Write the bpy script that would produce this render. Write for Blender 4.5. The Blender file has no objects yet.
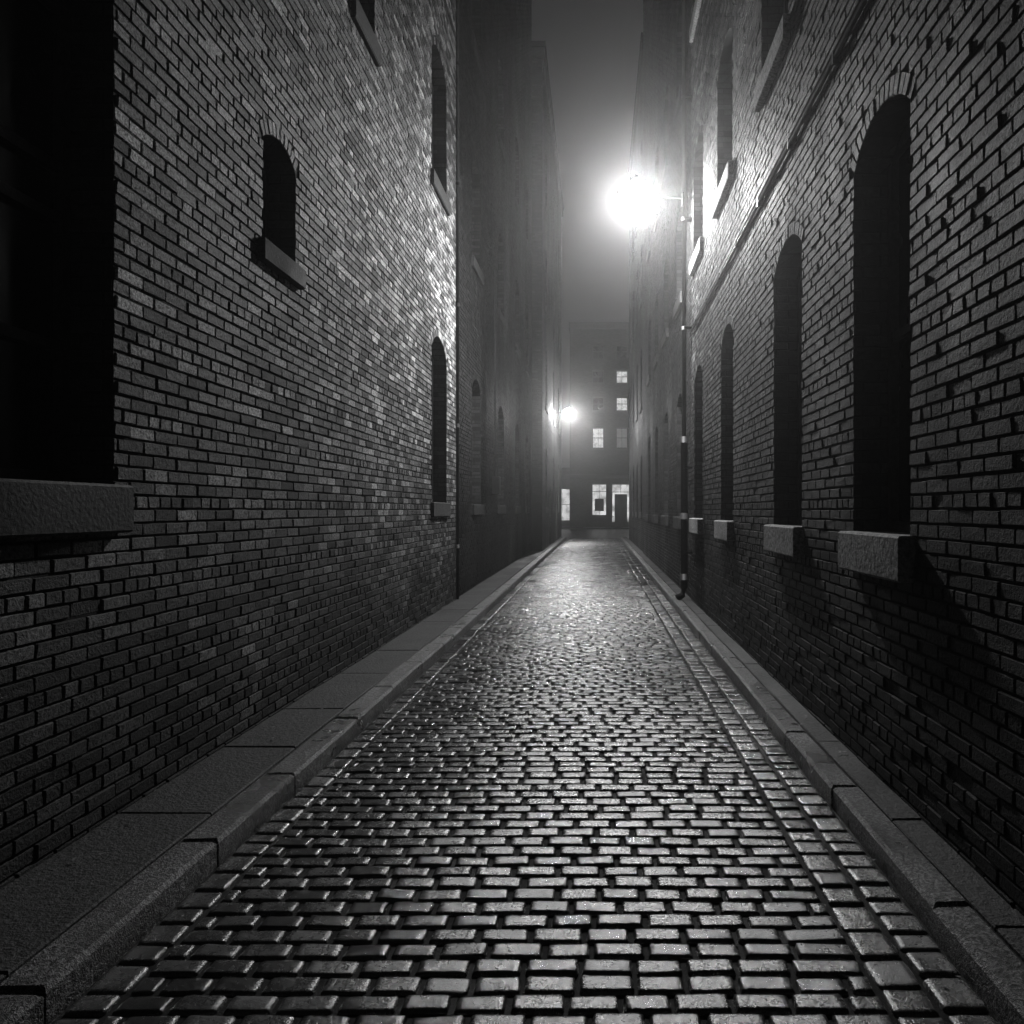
import bpy, math, random
import numpy as np
from mathutils import Vector, Matrix
random.seed(7); rng=np.random.default_rng(7)
S=bpy.context.scene
S.view_settings.view_transform='Standard'; S.view_settings.look='None'
S.view_settings.exposure=0; S.view_settings.gamma=1

# ---------------------------------------------------------------- materials
def nt(name):
    m=bpy.data.materials.new(name); m.use_nodes=True
    t=m.node_tree; b=t.nodes['Principled BSDF']; return m,t,b
def N(t,ty,**k):
    n=t.nodes.new(ty)
    for a,v in k.items():
        if a in n.inputs: n.inputs[a].default_value=v
        else: setattr(n,a,v)
    return n
def g(v): return (v,v,v,1)
def noise(t,scale,detail=3,rough=.55,vec=None,dist=0):
    n=N(t,'ShaderNodeTexNoise'); n.inputs['Scale'].default_value=scale
    n.inputs['Detail'].default_value=min(detail,3); n.inputs['Roughness'].default_value=rough
    n.inputs['Distortion'].default_value=dist
    if vec: t.links.new(vec,n.inputs['Vector'])
    return n.outputs['Fac']
def mr(t,src,a,b,c,d):
    n=N(t,'ShaderNodeMapRange'); t.links.new(src,n.inputs[0])
    for i,v in enumerate((a,b,c,d)): n.inputs[i+1].default_value=v
    return n.outputs[0]
def mul(t,a,b,op='MULTIPLY'):
    n=N(t,'ShaderNodeMath',operation=op)
    for i,x in enumerate((a,b)):
        if isinstance(x,(int,float)): n.inputs[i].default_value=x
        else: t.links.new(x,n.inputs[i])
    return n.outputs[0]
def bump(t,b,h,strength,dist):
    n=N(t,'ShaderNodeBump'); n.inputs['Strength'].default_value=strength
    n.inputs['Distance'].default_value=dist
    t.links.new(h,n.inputs['Height']); t.links.new(n.outputs[0],b.inputs['Normal'])
def obj_co(t): return N(t,'ShaderNodeTexCoord').outputs['Object']
def scaled(t,co,s):
    m=N(t,'ShaderNodeMapping'); m.inputs['Scale'].default_value=s
    t.links.new(co,m.inputs[0]); return m.outputs[0]

def mat_brick(name,lo,hi,rough=(.5,.85),spec=.3,d0=1.2,d1=4.8):
    m,t,b=nt(name); co=obj_co(t)
    b.inputs['Specular IOR Level'].default_value=spec
    at=N(t,'ShaderNodeAttribute',attribute_name='rnd')
    r=N(t,'ShaderNodeValToRGB'); e=r.color_ramp.elements
    e[0].position=0; e[0].color=g(lo); e[1].position=1; e[1].color=g(hi)
    x=e.new(.5); x.color=g(lo+(hi-lo)*.26); x=e.new(.85); x.color=g(lo+(hi-lo)*.55)
    t.links.new(at.outputs['Fac'],r.inputs[0])
    bn=noise(t,.7,3,.6,scaled(t,co,(1,1,.45)))
    big=mr(t,bn,.3,.7,.3,1.4)
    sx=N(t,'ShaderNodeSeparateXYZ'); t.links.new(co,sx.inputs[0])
    # lamp light fading down the wall, painted into the brick colour
    falloff=mr(t,mul(t,sx.outputs[2],mul(t,bn,2.0),'ADD'),d0,d1,.10,1.0)
    fn=noise(t,55,3,.85,co)
    fine=mr(t,fn,.34,.66,.1,1.9)
    v=mul(t,mul(t,mul(t,r.outputs[0],big),fine),falloff)
    t.links.new(v,b.inputs['Base Color'])
    t.links.new(mr(t,bn,.3,.7,*rough),b.inputs['Roughness'])
    bump(t,b,fn,1,.013)
    return m
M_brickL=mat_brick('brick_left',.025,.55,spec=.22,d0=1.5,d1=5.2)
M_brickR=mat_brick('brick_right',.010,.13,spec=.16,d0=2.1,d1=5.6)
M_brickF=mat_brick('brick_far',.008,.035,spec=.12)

def mat_plain(name,c,rough,sc=30,bs=.4,bd=.004,var=.4,metal=0,spec=.5):
    m,t,b=nt(name); co=obj_co(t); b.inputs['Specular IOR Level'].default_value=spec
    n1=noise(t,sc,3,.7,co); n2=noise(t,1.3,3,.6,co)
    v=mul(t,mr(t,n1,.3,.7,c*(1-var),c*(1+var)),mr(t,n2,.3,.7,.5,1.45))
    t.links.new(v,b.inputs['Base Color'])
    t.links.new(mr(t,n2,.3,.7,rough*.75,min(1,rough*1.25)),b.inputs['Roughness'])
    b.inputs['Metallic'].default_value=metal
    bump(t,b,n1,bs,bd); return m
M_mortar=mat_plain('mortar',.010,.95,60,.8,.006,spec=.15)
M_stone=mat_plain('sill_stone',.03,.8,40,.9,.006,.6,spec=.2)
M_stoneR=mat_plain('pale_sill_stone',.22,.8,35,1,.010,.7,spec=.2)
M_conc=mat_plain('pavement_concrete',.026,.7,48,1,.012,.95,spec=.3)
M_iron=mat_plain('painted_iron',.010,.6,40,.3,.002,spec=.25)
M_frame=mat_plain('window_frame_paint',.035,.55,30,.2,.002,spec=.3)
M_asph=mat_plain('wet_asphalt',.05,.33,120,.6,.005,.5)
M_ground=mat_plain('ground_earth',.05,.8,8,.5,.01)
M_bed=mat_plain('sett_bedding',.005,.8,110,1,.008,.8,spec=.25)
M_cable=mat_plain('cable_rubber',.02,.5)
M_leaf=mat_plain('dead_leaf',.08,.6)

def mat_granite():
    m,t,b=nt('kerb_granite'); co=obj_co(t)
    sp=noise(t,52,3,.95,co); bg=noise(t,2.6,3,.7,co)
    v=mul(t,mr(t,sp,.46,.60,.002,.20),mr(t,bg,.32,.68,.2,1.3))
    t.links.new(v,b.inputs['Base Color'])
    t.links.new(mr(t,bg,.35,.65,.26,.5),b.inputs['Roughness'])
    bump(t,b,sp,1,.018); return m
M_gran=mat_granite()
def mat_sett():
    m,t,b=nt('wet_setts'); co=obj_co(t)
    b.inputs['Specular IOR Level'].default_value=1.0
    at=N(t,'ShaderNodeAttribute',attribute_name='rnd')
    sp=noise(t,105,3,.9,co); bg=noise(t,1.5,3,.7,co); md=noise(t,34,3,.8,co)
    base=mr(t,at.outputs['Fac'],0,1,.004,.03)
    v=mul(t,mul(t,base,mr(t,sp,.38,.62,.2,2.2)),mr(t,bg,.3,.7,.5,1.3))
    t.links.new(v,b.inputs['Base Color'])
    rr=mul(t,mr(t,bg,.38,.62,.14,.26),mr(t,md,.3,.7,-.07,.12),'ADD')
    t.links.new(mul(t,rr,mr(t,at.outputs['Fac'],0,1,-.04,.09),'ADD'),b.inputs['Roughness'])
    h=mul(t,mul(t,sp,1.0),mul(t,md,.9),'ADD')
    bump(t,b,h,.40,.006)
    return m
M_sett=mat_sett()
def mat_glass():
    m,t,b=nt('dark_window_glass'); co=obj_co(t)
    b.inputs['Base Color'].default_value=g(.004); b.inputs['Specular IOR Level'].default_value=.3
    n=noise(t,3,3,.5,co)
    t.links.new(mr(t,n,.3,.7,.08,.35),b.inputs['Roughness']); bump(t,b,n,.08,.02); return m
M_glass=mat_glass()
def mat_brickshader():
    m,t,b=nt('brickwork'); tc=obj_co(t); b.inputs['Specular IOR Level'].default_value=.15
    sx=N(t,'ShaderNodeSeparateXYZ'); t.links.new(tc,sx.inputs[0])
    cb=N(t,'ShaderNodeCombineXYZ')
    t.links.new(mul(t,sx.outputs[0],sx.outputs[1],'ADD'),cb.inputs[0]); t.links.new(sx.outputs[2],cb.inputs[1])
    br=N(t,'ShaderNodeTexBrick'); t.links.new(cb.outputs[0],br.inputs['Vector'])
    br.inputs['Scale'].default_value=1; br.inputs['Brick Width'].default_value=.215
    br.inputs['Row Height'].default_value=.070; br.inputs['Mortar Size'].default_value=.006
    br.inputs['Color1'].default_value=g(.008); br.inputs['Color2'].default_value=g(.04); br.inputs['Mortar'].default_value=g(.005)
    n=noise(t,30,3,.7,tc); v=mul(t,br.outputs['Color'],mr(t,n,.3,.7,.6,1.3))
    t.links.new(v,b.inputs['Base Color']); b.inputs['Roughness'].default_value=.8
    h=mul(t,mul(t,br.outputs['Fac'],-1.0),mul(t,n,.5),'ADD'); bump(t,b,h,.8,.008); return m
M_bs=mat_brickshader()
def mat_emit(name,s,var=.5,sc=2.5):
    m,t,b=nt(name); co=obj_co(t); b.inputs['Base Color'].default_value=g(.3)
    b.inputs['Emission Color'].default_value=g(1)
    t.links.new(mr(t,noise(t,sc,3,.6,co),.3,.7,s*(1-var),s*(1+var)),b.inputs['Emission Strength'])
    m.cycles.emission_sampling='NONE'; return m
M_lit=mat_emit('lit_window',.6,.7); M_lit2=mat_emit('dim_window',.08,.6); M_shop=mat_emit('shop_light',.6,.8,1.6)

# ---------------------------------------------------------------- mesh utils
def link(o,parent=None):
    S.collection.objects.link(o)
    if parent:
        o.parent=parent; o.matrix_parent_inverse=Matrix.Translation(parent.location).inverted()
    return o
def empty(name,loc):
    e=bpy.data.objects.new(name,None); e.location=loc; e.empty_display_size=.3
    S.collection.objects.link(e); return e
def mesh_np(name,V,F,mats,rnd=None,parent=None,smooth=False,mi=None):
    V=np.asarray(V,dtype=np.float32).reshape(-1,3); F=np.asarray(F,dtype=np.int32).reshape(-1,4)
    me=bpy.data.meshes.new(name); me.vertices.add(len(V)); me.vertices.foreach_set('co',V.ravel())
    me.loops.add(F.size); me.loops.foreach_set('vertex_index',F.ravel())
    me.polygons.add(len(F)); me.polygons.foreach_set('loop_start',np.arange(0,F.size,4,dtype=np.int32))
    me.polygons.foreach_set('loop_total',np.full(len(F),4,dtype=np.int32))
    me.polygons.foreach_set('use_smooth',np.full(len(F),smooth))
    if mi is not None: me.polygons.foreach_set('material_index',np.asarray(mi,dtype=np.int32))
    me.update(calc_edges=True); me.validate()
    if rnd is not None:
        a=me.attributes.new('rnd','FLOAT','FACE'); a.data.foreach_set('value',np.asarray(rnd,dtype=np.float32))
    for m in (mats if isinstance(mats,list) else [mats]): me.materials.append(m)
    return link(bpy.data.objects.new(name,me),parent)
class MB:
    def __init__(s): s.v=[];s.f=[]
    def quad(s,a,b,c,d):
        i=len(s.v); s.v+=[tuple(a),tuple(b),tuple(c),tuple(d)]; s.f.append((i,i+1,i+2,i+3))
    def box(s,x0,x1,y0,y1,z0,z1,bev=0.0,jit=0.0):
        i=len(s.v)
        def j(): return random.uniform(-jit,jit)
        if bev==0:
            s.v+=[(x0,y0,z0),(x1,y0,z0),(x1,y1,z0),(x0,y1,z0),(x0,y0,z1),(x1,y0,z1),(x1,y1,z1),(x0,y1,z1)]
            s.f+=[(i,i+3,i+2,i+1),(i+4,i+5,i+6,i+7)]+[(i+a,i+b,i+b+4,i+a+4) for a,b in((0,1),(1,2),(2,3),(3,0))]
        else:
            b=bev
            R=[[(x0,y0),(x1,y0),(x1,y1),(x0,y1)],[(x0+b,y0+b),(x1-b,y0+b),(x1-b,y1-b),(x0+b,y1-b)]]
            dz=[j() for _ in range(4)]
            for r,z in((1,z0),(0,z0+b),(0,z1-b),(1,z1)):
                for k,(x,y) in enumerate(R[r]): s.v.append((x,y,z+(dz[k] if z>z0+b else 0)))
            s.f+=[(i,i+3,i+2,i+1),(i+12,i+13,i+14,i+15)]
            for l in range(3):
                o=i+4*l
                s.f+=[(o+a,o+c,o+c+4,o+a+4) for a,c in((0,1),(1,2),(2,3),(3,0))]
    def tube(s,pts,r,n=10,caps=True):
        pts=[Vector(p) for p in pts]; rs=r if isinstance(r,(list,tuple)) else [r]*len(pts)
        st=len(s.v)
        for k,p in enumerate(pts):
            d=(pts[min(k+1,len(pts)-1)]-pts[max(k-1,0)]).normalized()
            up=Vector((0,0,1)) if abs(d.z)<.9 else Vector((0,1,0))
            a=d.cross(up).normalized(); b=d.cross(a)
            for q in range(n):
                t=2*math.pi*q/n; s.v.append(tuple(p+(a*math.cos(t)+b*math.sin(t))*rs[k]))
        for k in range(len(pts)-1):
            for q in range(n):
                s.f.append((st+k*n+q,st+k*n+(q+1)%n,st+(k+1)*n+(q+1)%n,st+(k+1)*n+q))
        if caps:
            for k in (0,len(pts)-1):
                c=len(s.v); s.v.append(tuple(pts[k]))
                for q in range(0,n,2): s.f.append((c,st+k*n+q,st+k*n+(q+1)%n,st+k*n+(q+2)%n))
    def obj(s,name,mat,parent=None,smooth=False):
        return mesh_np(name,s.v,s.f,mat,np.random.rand(len(s.f)),parent,smooth)

# ---------------------------------------------------------------- brick wall generator
BL,HD,RH,J=.205,.0975,.070,.010
RING=.11
def arch_top(o,u):
    c=(o['u0']+o['u1'])/2; w=(o['u1']-o['u0'])/2; r=o.get('rise',0)
    if r<=0: return o['v1']
    R=(w*w+r*r)/(2*r); return o['v1']-R+math.sqrt(max(0,R*R-(u-c)**2))
def make_wall(par,O,U,Nn,u0,u1,h,ops,mbrick,bricks=True,vbase=0.0,D=.2,msill=None):
    O=Vector(O);U=Vector(U);Nn=Vector(Nn)
    ops=[o for o in ops if o['u0']>u0 and o['u1']<u1]
    flip=U.cross(Vector((0,0,1))).dot(Nn)<0
    P=lambda u,v,d:(O+U*u+Vector((0,0,v))+Nn*d)
    mb=MB(); rv=MB(); fr=MB(); gl=MB(); si=MB(); lit={}
    br={u0,u1}
    for o in ops:
        for k in range(13): br.add(o['u0']+(o['u1']-o['u0'])*k/12)
    br=sorted(br)
    for a,b in zip(br,br[1:]):
        if b-a<1e-6: continue
        m=(a+b)/2; cur=(vbase,vbase)
        for o in sorted([o for o in ops if o['u0']<m<o['u1']],key=lambda o:o['v0']):
            mb.quad(P(a,cur[0],0),P(b,cur[1],0),P(b,o['v0'],0),P(a,o['v0'],0))
            cur=(arch_top(o,a),arch_top(o,b))
            rv.quad(P(a,cur[0],0.004),P(b,cur[1],0.004),P(b,cur[1],-D),P(a,cur[0],-D))
        mb.quad(P(a,cur[0],0),P(b,cur[1],0),P(b,h,0),P(a,h,0))
    for u in(u0,u1): mb.quad(P(u,vbase,0),P(u,vbase,-.4),P(u,h,-.4),P(u,h,0))
    def bx(M,ua,ub,va,vb,da,db,bev=0):
        a=P(ua,va,da);b=P(ub,vb,db)
        M.box(min(a.x,b.x),max(a.x,b.x),min(a.y,b.y),max(a.y,b.y),min(a.z,b.z),max(a.z,b.z),bev)
    for o in ops:
        a,b,v0,v1=o['u0'],o['u1'],o['v0'],o['v1']; sp=v1-o.get('rise',0)
        for u in(a,b): rv.quad(P(u,v0,0.008),P(u,v0,-D),P(u,sp,-D),P(u,sp,0.008))
        rv.quad(P(a,v0,0.0),P(b,v0,0),P(b,v0,-D),P(a,v0,-D))
        f=.055; d0,d1=-D+.001,-D-.06
        bx(fr,a,a+f,v0,v1,d0,d1); bx(fr,b-f,b,v0,v1,d0,d1)
        bx(fr,a+f,b-f,v0,v0+f*1.3,d0-.002,d1); bx(fr,a+f,b-f,v1-f*2,v1,d0-.002,d1)
        nm=o.get('mun',1)
        for rr in o.get('rails',[.5]):
            vv=v0+(v1-v0)*rr; bx(fr,a+f,b-f,vv-.025,vv+.025,d0-.006,d1)
        for k in range(nm):
            uc=a+(b-a)*(k+1)/(nm+1); bx(fr,uc-.014,uc+.014,v0+f,v1-f,d0-.012,d1+.004)
        G=gl
        if o.get('lit'): G=lit.setdefault(o['lit'],MB())
        G.quad(P(a,v0,-D-.045),P(b,v0,-D-.045),P(b,v1,-D-.045),P(a,v1,-D-.045))
        if o.get('sill',True):
            p=o.get('sp',.06); sh=o.get('sh',.2); ov=o.get('ov',.07)
            bx(si,a-ov,b+ov,v0-sh,v0+.012,p,-.02,.012)
            bx(si,a+.002,b-.002,v0-sh,v0+.010,-.02,-D)
    mb.obj('wall_backing',M_mortar if bricks else M_bs,par)
    if ops:
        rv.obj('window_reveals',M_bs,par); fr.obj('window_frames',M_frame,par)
        if gl.f: gl.obj('window_glass',M_glass,par)
        if si.f: si.obj('window_sills',msill or M_stone,par)
        for k,G in lit.items(): G.obj('lit_glass',{'a':M_lit,'b':M_lit2,'s':M_shop}[k],par)
    if not bricks: return
    B=[]
    nrow=int((h-vbase)/RH)
    for k in range(nrow):
        v0=vbase+k*RH; v1=v0+RH-J; vm=(v0+v1)/2
        L=HD if k%6==5 else BL
        off=(k%2)*(L+J)/2 + random.uniform(-.010,.010)
        holes=[]
        for o in ops:
            r=o.get('rise',0); c=(o['u0']+o['u1'])/2; w=(o['u1']-o['u0'])/2
            sp=o['v1']-r
            if o['v0']<vm<sp: holes.append((o['u0'],o['u1']))
            elif r>0 and sp<=vm:
                R=(w*w+r*r)/(2*r); cv=o['v1']-R; q=(R+RING)**2-(vm-cv)**2
                if q>0:
                    hf=min(math.sqrt(q),w+RING*w/R)
                    holes.append((c-hf,c+hf))
            elif r<=0 and o['v1']<=vm<o['v1']+.22: holes.append((o['u0']-.1,o['u1']+.1))
        u=u0-off
        while u<u1:
            segs=[(max(u,u0),min(u+L,u1))]
            for ha,hb in holes:
                ns=[]
                for s0,s1 in segs:
                    if s1<=ha or s0>=hb: ns.append((s0,s1)); continue
                    if s0<ha: ns.append((s0,ha))
                    if s1>hb: ns.append((hb,s1))
                segs=ns
            for s0,s1 in segs:
                if s1-s0>.025: B.append((s0,s1,v0,v1))
            u+=L+J
    B=np.array(B); n=len(B)
    B+=rng.normal(0,.0012,B.shape)
    d=np.clip(rng.normal(.010,.002,n),.004,.016)
    d[rng.random(n)<.01]*=.2
    tilt=rng.normal(0,.0012,(n,4))
    c=.005
    Us=np.stack([B[:,0],B[:,1],B[:,1],B[:,0],B[:,0]+c,B[:,1]-c,B[:,1]-c,B[:,0]+c],1)
    Vs=np.stack([B[:,2],B[:,2],B[:,3],B[:,3],B[:,2]+c*.8,B[:,2]+c*.8,B[:,3]-c*.8,B[:,3]-c*.8],1)
    Vs[:,4:]+=rng.normal(0,.0009,(n,4)); Us[:,4:]+=rng.normal(0,.0012,(n,4))
    Ds=np.concatenate([np.full((n,4),-.001),d[:,None]+tilt],1)
    LU=[];LV=[];LD=[]
    for o in ops:
        r=o.get('rise',0); c0=(o['u0']+o['u1'])/2; w=(o['u1']-o['u0'])/2
        if r<=0:
            uu=np.linspace(o['u0']-.1,o['u1']+.1,max(3,int((2*w+.2)/.075)))
            for a,b in zip(uu,uu[1:]):
                LU.append([a+.004,b-.004,b-.004,a+.004,a+.009,b-.009,b-.009,a+.009])
                LV.append([o['v1']]*2+[o['v1']+.215]*2+[o['v1']+.006]*2+[o['v1']+.209]*2); LD.append([0]*4+[.012]*4)
            continue
        R=(w*w+r*r)/(2*r); cv=o['v1']-R; A=math.asin(min(1,w/R)); k=max(5,int(2*A*(R+.1)/.075))
        for q in range(k):
            a0=-A+2*A*q/k; a1=-A+2*A*(q+1)/k; e=.004/R; dd=.010+random.uniform(-.003,.003)
            def pp(a,rr): return c0+math.sin(a)*rr, cv+math.cos(a)*rr
            o4=[pp(a0+e,R+.001),pp(a1-e,R+.001),pp(a1-e,R+RING-.004),pp(a0+e,R+RING-.004)]
            i4=[pp(a0+2.3*e,R+.006),pp(a1-2.3*e,R+.006),pp(a1-2.3*e,R+RING-.01),pp(a0+2.3*e,R+RING-.01)]
            LU.append([p[0] for p in o4+i4]);LV.append([p[1] for p in o4+i4]);LD.append([-.001]*4+[dd]*4)
    if LU: Us=np.vstack([Us,LU]);Vs=np.vstack([Vs,LV]);Ds=np.vstack([Ds,LD])
    n=len(Us)
    V=np.array(O)[None,None,:]+Us[...,None]*np.array(U)+Vs[...,None]*np.array([0,0,1.])+Ds[...,None]*np.array(Nn)
    fb=np.array([(4,5,6,7),(0,1,5,4),(1,2,6,5),(2,3,7,6),(3,0,4,7)])
    if flip: fb=fb[:,::-1]
    F=(np.arange(n)*8)[:,None,None]+fb[None]
    rn=np.repeat(rng.random(n),5)
    mesh_np('bricks',V.reshape(-1,3),F.reshape(-1,4),mbrick,rn,par)

def body(par,x0,x1,y0,y1,h):
    m=MB(); m.box(x0,x1,y0,y1,-.05,h-.02); m.obj('building_body',M_bs,par)
def coping(par,x0,x1,y0,y1,h):
    m=MB(); m.box(x0,x1,y0,y1,h,h+.22,.02); m.box(x0+.03,x1-.03,y0+.03,y1-.03,h-.35,h-.002,.02); m.obj('coping',M_stone,par)

W=lambda u0,u1,v0,v1,**k:dict(u0=u0,u1=u1,v0=v0,v1=v1,**k)
XL,XR=-2.35,1.57
YS=12.62
opsL=[W(1.9,3.68,1.71,4.75,rise=0,rails=[.22,.42,.5,.75],mun=3,sp=.07,sh=.22,ov=.06),
      W(5.33,5.90,3.48,4.32,rise=.10,sh=.15,sp=.06,ov=.08,rails=[],mun=0),
      W(7.3,8.0,6.5,8.2,rise=.18)]
for a,b in((10.76,11.83),(14.4,15.5),(18.2,19.3),(22.0,23.1),(25.2,26.2)):
    opsL.append(W(a,b,1.70,4.16,rise=.24)); opsL.append(W(a,b,6.4,8.4,rise=.24))
    opsL.append(W(a,b,10.6,12.6,rise=.24))
e=empty('brick_building',(XL,5,0))
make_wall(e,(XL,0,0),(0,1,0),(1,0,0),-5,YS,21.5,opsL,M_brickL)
body(e,-14,XL-.3,-5,YS,21.5); coping(e,-14,XL+.08,-5,YS,21.5)
e=empty('brick_building',(XL,20,0))
make_wall(e,(XL-.025,0,0),(0,1,0),(1,0,0),YS+.004,27.5,24,opsL,M_brickF)
body(e,-14,XL-.325,YS+.02,27.5,24); coping(e,-14,XL+.06,YS+.01,27.5,24)
XB=-1.98
e=empty('brick_building',(XB,35,0))
opsB=[W(a,a+1.1,z,z+2.3,rise=.25) for a in (29,34,38.5) for z in (1.7,5.6,9.4,13.2)]
opsB+=[W(31.4,32.5,.12,2.6,rise=.2,sill=False,rails=[.4,.8],mun=1),W(36.4,37.6,.12,2.6,rise=.2,sill=False,rails=[.4,.8],mun=1)]
make_wall(e,(XB,0,0),(0,1,0),(1,0,0),27.5,42.3,18.3,opsB,M_brickF)
make_wall(e,(0,27.5,0),(1,0,0),(0,-1,0),XL,XB,18.3,[],M_brickF)
body(e,-14,XB-.3,27.51,42.28,18.3); coping(e,-14,XB+.12,27.38,42.4,18.3)
opsR=[]
for a,b in((3.79,4.62),(5.79,6.70),(8.71,9.56),(11.25,12.17),(14.1,15.0),(16.9,17.8),(19.7,20.6),(22.5,23.4)):
    opsR.append(W(a,b,1.46,3.82,rise=.18,sh=.22,sp=.09,ov=.05))
for a,b in((.6,1.6),(3.6,4.7),(6.2,7.2),(8.77,9.86),(11.2,12.3),(14.0,15.1),(16.8,17.9),(19.6,20.7),(22.4,23.4)):
    opsR.append(W(a,b,5.6,7.35,rise=.2,sh=.2,sp=.07)); 
    if a>8: opsR.append(W(a,b,9.4,11.2,rise=.2,sh=.2,sp=.07))
e=empty('brick_building',(XR,5,0))
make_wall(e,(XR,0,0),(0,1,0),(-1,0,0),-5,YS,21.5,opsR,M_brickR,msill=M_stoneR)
body(e,XR+.3,14,-5,YS,21.5); coping(e,XR-.08,14,-5,YS,21.5)
e=empty('brick_building',(XR,20,0))
make_wall(e,(XR+.02,0,0),(0,1,0),(-1,0,0),YS+.004,26,24,opsR,M_brickF)
body(e,XR+.32,14,YS+.02,26,24); coping(e,XR-.06,14,YS+.01,26,24)
e=empty('brick_building',(XR,32,0))
opsS=[W(a,a+1.0,z,z+2.1,rise=.25) for a in (27.3,30.2,33.1,36) for z in (1.5,5.4,9.2,13)]
make_wall(e,(XR+.06,0,0),(0,1,0),(-1,0,0),26.004,38.5,17.8,opsS,M_brickF)
body(e,XR+.36,14,26.01,38.5,17.8); coping(e,XR-.06,14,26.1,38.6,17.8)
e=empty('brick_building',(5,67,0))
ops=[]
for i,x in enumerate((-1.55,.1,2.2,4.3,6.4,8.5,10.6,12.7)):
    for z,hh in((7.05,1.85),(10.35,1.25),(12.8,1.15),(15,1.2)):
        L=None
        if (i,z) in((2,12.8),(2,10.35),(1,7.05)): L='a'
        if (i,z) in((2,7.05),(5,10.35),(4,12.8)): L='b'
        if i==0: continue
        ops.append(W(x-.5,x+.5,z,z+hh,lit=L,sh=.12,sp=.08))
ops+=[W(-.45,.85,1.1,3.95,lit='s',rails=[.75],mun=1,sh=.15),W(1.3,2.9,.5,3.95,lit='s',rails=[.78],mun=1,sh=.15),
      W(4.0,6.4,.5,3.9,lit='s',mun=2),W(7.4,10,.5,3.9,mun=2)]
make_wall(e,(0,67,0),(1,0,0),(0,-1,0),-2.4,16,17.9,ops,M_brickF,bricks=False)
body(e,-2.38,16,67.3,80,17.9); coping(e,-2.5,16.1,66.85,80,17.9)
m=MB(); m.box(-2.4,16,66.8,66.99,4.4,4.75,.02); m.obj('shop_cornice',M_stone,e)
m=MB(); m.box(1.55,2.65,66.9,67.1,.14,3.0,.01); m.box(-.2,.6,66.95,67.15,1.5,2.6,.01); m.obj('shop_door_panels',M_frame,e)
e=empty('shop_building',(-8,76,0))
ops=[W(-12.6,-10.6,.5,3.6,lit='s',sill=False),W(-9.8,-7.8,.5,3.6,lit='s',sill=False),W(-7.0,-5.0,.5,3.6,sill=False),W(-4.3,-2.7,.5,3.8,lit='s',sill=False)]
make_wall(e,(0,76,0),(1,0,0),(0,-1,0),-20,-2.45,5.6,ops,M_brickF,bricks=False)
body(e,-20,-2.45,76.3,90,5.6); coping(e,-20,-2.4,75.85,90,5.6)

# ---------------------------------------------------------------- ground
m=MB(); m.quad((-400,-400,-.03),(400,-400,-.03),(400,900,-.03),(-400,900,-.03)); m.obj('ground',M_ground)
m=MB(); m.quad((-60,43,0),(60,43,0),(60,63,0),(-60,63,0)); m.obj('street',M_asph)
RX0,RX1=-1.70,1.26
road=empty('cobblestone_road',(0,20,0))
m=MB(); m.quad((RX0-.02,-5,-.002),(RX1+.02,-5,-.002),(RX1+.02,43,-.002),(RX0-.02,43,-.002)); m.obj('bedding',M_bed,road)
R=[]
BLx,BRx=RX0+.15,RX1-.33
y=-2.0
k=0
while y<43:
    dy=.100+random.uniform(-.003,.003)
    x=BLx-(.092 if k%2 else .0)+random.uniform(-.018,.0)
    while x<BRx-.03:
        w=random.uniform(.165,.200)
        x1=x+w
        if BRx-x1<.07: x1=BRx
        if min(x1,BRx)-max(x,BLx)>.04: R.append((max(x,BLx),min(x1,BRx),y,y+dy))
        x=x1
    y+=dy; k+=1
for cols in([RX0,RX0+.15],[BRx,BRx+.165,RX1]):
    for a,b in zip(cols,cols[1:]):
        y=-2.0-random.random()*.2
        while y<43:
            l=random.uniform(.10,.19); R.append((a,b,y,y+l)); y+=l
R=np.array(R); n=len(R)
gap=rng.uniform(.0025,.0065,(n,4)); R[:,0]+=gap[:,0];R[:,1]-=gap[:,1];R[:,2]+=gap[:,2];R[:,3]-=gap[:,3]
T=np.array([0,.035,.09,.2,.8,.91,.965,1.]); G=len(T)
tx,ty=np.meshgrid(T,T,indexing='ij')
w=(R[:,1]-R[:,0])[:,None,None]; l=(R[:,3]-R[:,2])[:,None,None]
ex=np.minimum(tx,1-tx)[None]*w; ey=np.minimum(ty,1-ty)[None]*l
edge=lambda e:np.clip(e/.011,0,1)
ph=(1-(1-edge(ex))**2.2)*(1-(1-edge(ey))**2.2)
cx=(tx[None]-.5);cy=(ty[None]-.5)
shr=1-rng.uniform(.03,.14,n)[:,None,None]*(np.abs(2*cx)**4)*(np.abs(2*cy)**4)
sk=rng.normal(0,.018,n)[:,None,None]
X=(R[:,0]+R[:,1])[:,None,None]/2+cx*w*shr+sk*cy*l; Y=(R[:,2]+R[:,3])[:,None,None]/2+cy*l*shr-sk*cx*w*.5
hj=rng.normal(0,.0018,n)[:,None,None]; ta=rng.normal(0,.015,n)[:,None,None]; tb=rng.normal(0,.016,n)[:,None,None]
Z=-.010+ph*.021+ph*(hj+ta*cx*w+tb*cy*l)+ .0004*rng.normal(size=X.shape)*ph
X=X+rng.normal(0,.0015,X.shape); Y=Y+rng.normal(0,.0015,X.shape)
Z=Z+.003*np.sin(X*2.1+Y*.35)+.002*np.sin(Y*.9+X)
V=np.stack([X,Y,Z],-1).reshape(-1,3)
ii=np.arange(G*G).reshape(G,G); fb=np.stack([ii[:-1,:-1],ii[1:,:-1],ii[1:,1:],ii[:-1,1:]],-1).reshape(-1,4)
F=(np.arange(n)*G*G)[:,None,None]+fb[None]
mesh_np('setts',V,F.reshape(-1,4),M_sett,np.repeat(rng.random(n),len(fb)),road,True)

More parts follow.
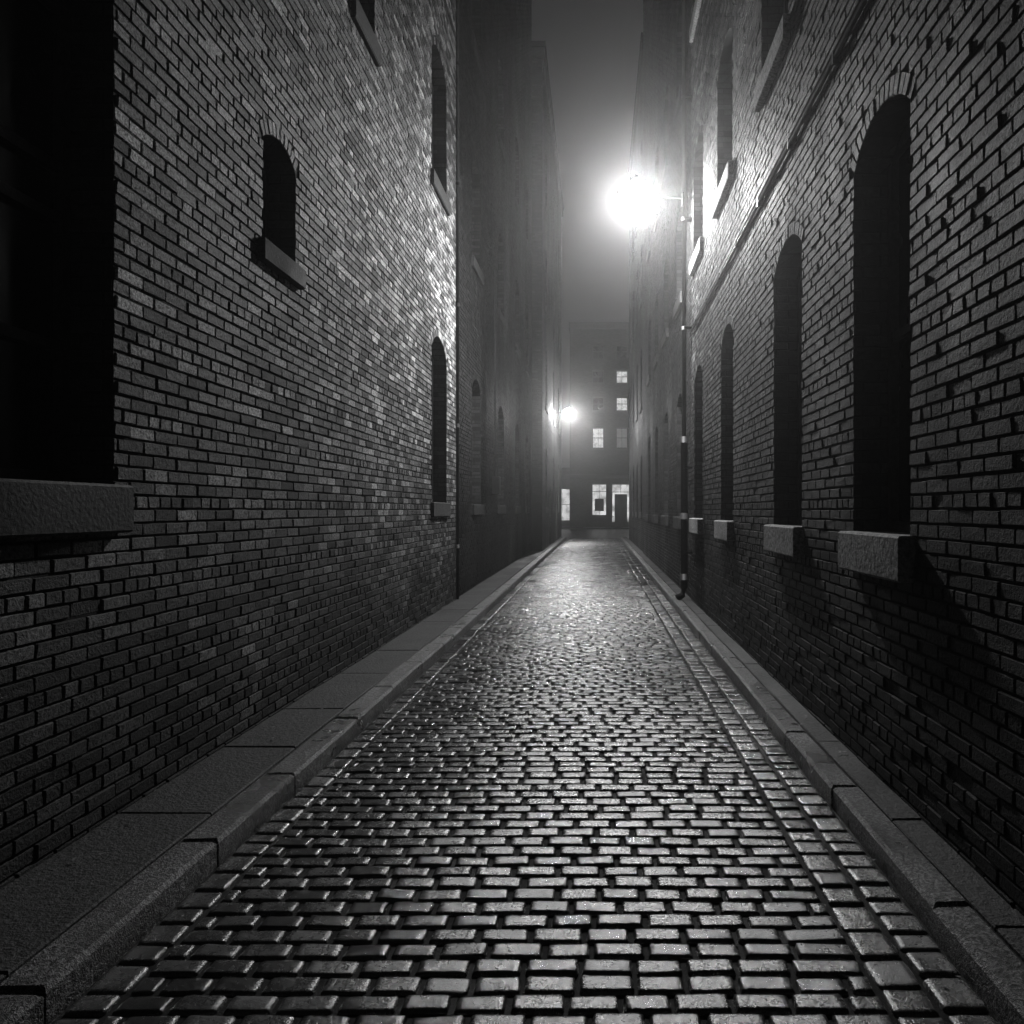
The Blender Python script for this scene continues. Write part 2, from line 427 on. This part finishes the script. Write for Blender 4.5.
def pavement(kx0,kx1,sx0,sx1,y1,nm):
    p=empty('kerb',((kx0+kx1)/2,20,0)); m=MB(); y=-4
    while y<y1:
        l=random.uniform(.85,1.25); q=random.uniform(-.005,.005)
        m.box(kx0+q,kx1+q,y+.004,min(y+l,y1)-.004,-.1,.12+random.uniform(-.004,.004),.017,.004); y+=l
    m.obj('kerb_stones',M_gran,p)
    p=empty('pavement',((sx0+sx1)/2,20,0)); m=MB(); y=-4
    m.box(sx0,sx1,-4,y1,-.1,.095)
    while y<y1:
        l=random.uniform(.9,1.3); m.box(sx0+.003,sx1-.008,y+.004,min(y+l,y1)-.004,-.08,.115+random.uniform(-.004,.002),.007,.003); y+=l
    m.obj('paving_slabs',M_conc,p)
pavement(-1.88,-1.70,XL-.03,-1.886,42.5,'l')
pavement(1.26,1.41,1.416,XR+.07,42.5,'r')
m=MB(); m.box(-60,60,63,67,-.1,.12,.015); m.obj('pavement',M_conc)
# leaf litter gathered along the kerbs and walls
m=MB()
for i in range(420):
    y=random.uniform(1.5,20)
    if random.random()<.55: x=(RX1-abs(random.gauss(0,.10))-.01) if random.random()<.65 else (RX0+abs(random.gauss(0,.08))+.01); z=.021
    elif random.random()<.7: x=random.uniform(XL+.03,-1.75); z=.128
    else: x=random.uniform(1.3,1.52); z=.128
    s=random.uniform(.004,.014); a=random.random()*6.28
    p=[]
    for q,(r,k) in enumerate(((1.5,0),(.8,1.4),(1.2,3.1),(.8,4.6))):
        p.append((x+s*r*math.cos(a+k),y+s*r*math.sin(a+k),z+random.uniform(0,.004)))
    m.quad(*p)
m.obj('leaf_litter',M_leaf)

# ---------------------------------------------------------------- drainpipe + lamp (right)
PX,PY=1.44,12.55
e=empty('drainpipe',(PX,PY,0)); m=MB()
m.tube([(PX,PY,21),(PX,PY,2.76)],.036,12)
m.tube([(PX,PY,2.78),(PX,PY,.32),(PX-.03,PY,.2),(PX-.12,PY-.02,.145)],.058,14)
for z in(2.76,1.5,.5): m.tube([(PX,PY,z-.05),(PX,PY,z+.05)],.072,14)
for z in(4.6,6.4,8.4,10.4,12.4,14.4): m.tube([(PX,PY,z-.03),(PX,PY,z+.03)],.05,12)
m.obj('pipe',M_iron,e,True)
m=MB()
for z in(2.3,.9,4.6,6.4,8.4,10.4): m.box(PX-.01,XR,PY-.07,PY+.07,z-.018,z+.018)
m.obj('brackets',M_iron,e)
e=empty('cable_conduit',(XR,8,4.5)); m=MB()
m.tube([(XR-.03,-3,4.56),(XR-.03,12.4,4.50)],.018,8)
m.tube([(XR-.022,-3,4.64),(XR-.022,5,4.60),(XR-.022,12.4,4.58)],.010,8)
for y in np.arange(-2,12.4,1.15): m.box(XR-.05,XR,y,y+.025,4.48,4.56)
m.obj('conduit',M_cable,e)
e=empty('downpipe_conduit',(XL,12.6,0)); m=MB()
m.tube([(XL+.04,12.6,21),(XL+.04,12.6,.12)],.024,10)
for z in np.arange(1,21,2.0): m.tube([(XL+.04,12.6,z-.03),(XL+.04,12.6,z+.03)],.034,10)
m.obj('pipe',M_iron,e,True)
e=empty('electrical_box',(XL,17.0,1.9)); m=MB(); m.box(XL+.0,XL+.16,17.0,17.3,1.95,2.35,.01); m.tube([(XL+.05,17.15,2.34),(XL+.05,17.15,7)],.015,8); m.obj('box',M_iron,e)

def emat(name,s):
    mm=bpy.data.materials.new(name); mm.use_nodes=True; t=mm.node_tree; t.nodes.clear()
    em=t.nodes.new('ShaderNodeEmission'); em.inputs[1].default_value=s; em.inputs[0].default_value=g(1)
    ou=t.nodes.new('ShaderNodeOutputMaterial'); t.links.new(em.outputs[0],ou.inputs[0]); return mm
def lamp(wx,y,z,lx,strength,r,gz=.05,dome=.035,R=.27):
    e=empty('wall_lamp',(wx,y,z)); s=1 if lx>wx else -1
    m=MB()
    m.tube([(wx,y,z+.0),(wx+s*.25,y,z+.02),(lx-s*R*.8,y,z+.05)],.016,10)
    m.box(wx-.02,wx+.02,y-.05,y+.05,z-.12,z+.1,.01)
    m.tube([(lx,y,z+R*1.3),(lx,y,z+R*1.15),(lx,y,z+R*1.04)],[.02,.05,.09],16)
    m.obj('arm_and_cap',M_iron,e,True)
    # opal glass dome (weak glow) over a bright bulb
    n=20; hd=MB(); rows=[(math.cos(a),math.sin(a)) for a in np.radians([2,25,48,68,88])]
    for (c0,s0),(c1,s1) in zip(rows,rows[1:]):
        for q in range(n):
            p0,p1=2*math.pi*q/n,2*math.pi*(q+1)/n
            pt=lambda c,s_,p:(lx+R*c*math.cos(p),y+R*c*math.sin(p),z+.0+R*.9*s_)
            hd.quad(pt(c0,s0,p0),pt(c0,s0,p1),pt(c1,s1,p1),pt(c1,s1,p0))
    hd.obj('opal_dome',emat('opal_glass',strength*dome),e,True)
    bpy.ops.mesh.primitive_ico_sphere_add(subdivisions=2,radius=r,location=(lx,y,z+gz))
    o=bpy.context.object; o.name='glass_globe'; o.data.name='glass_globe'
    for p in o.data.polygons: p.use_smooth=True
    o.data.materials.append(emat('lamp_globe',strength)); o.parent=e; o.matrix_parent_inverse=Matrix.Translation(e.location).inverted()
lamp(PX-.03,12.5,6.72,.65,1800,.19,.06,.045,.31)
lamp(XB,36,6.2,-1.33,3600,.13,.035,.04,.25)

e=empty('iron_railing',(-.5,64,0)); m=MB()
for x in np.arange(-2,1.4,.14): m.tube([(x,64,.12),(x,64,1.1)],.014,6)
m.tube([(-2.05,64,1.05),(1.4,64,1.05)],.025,6); m.tube([(-2.05,64,.3),(1.4,64,.3)],.02,6)
m.obj('bars',M_iron,e)

# ---------------------------------------------------------------- fog + world
fb=MB(); fb.box(-60,60,-12,130,-.4,60); 
mf=bpy.data.materials.new('fog_volume'); mf.use_nodes=True; t=mf.node_tree; t.nodes.clear()
vs=t.nodes.new('ShaderNodeVolumeScatter'); vs.inputs['Density'].default_value=.0044; vs.inputs['Anisotropy'].default_value=.87
ou=t.nodes.new('ShaderNodeOutputMaterial'); t.links.new(vs.outputs[0],ou.inputs['Volume'])
fb.obj('fog',mf)
w=bpy.data.worlds.new('World'); S.world=w; w.use_nodes=True; t=w.node_tree
w.cycles.sampling_method='NONE'
bg=t.nodes['Background']
tc=t.nodes.new('ShaderNodeTexCoord'); sx=t.nodes.new('ShaderNodeSeparateXYZ'); t.links.new(tc.outputs['Generated'],sx.inputs[0])
rp=t.nodes.new('ShaderNodeMapRange'); t.links.new(sx.outputs[2],rp.inputs[0])
for i,v in enumerate((0,.6,.06,.035)): rp.inputs[i+1].default_value=v
t.links.new(rp.outputs[0],bg.inputs[0]); bg.inputs[1].default_value=.5

c=bpy.data.cameras.new('Camera'); co=bpy.data.objects.new('Camera',c); S.collection.objects.link(co)
co.location=(0,0,1.6); co.rotation_euler=(math.radians(90),0,0)
c.sensor_width=36; c.lens=760/1024*36; c.shift_x=-85/1024; c.shift_y=-2/1024; c.clip_end=2000; c.clip_start=.05
S.camera=co
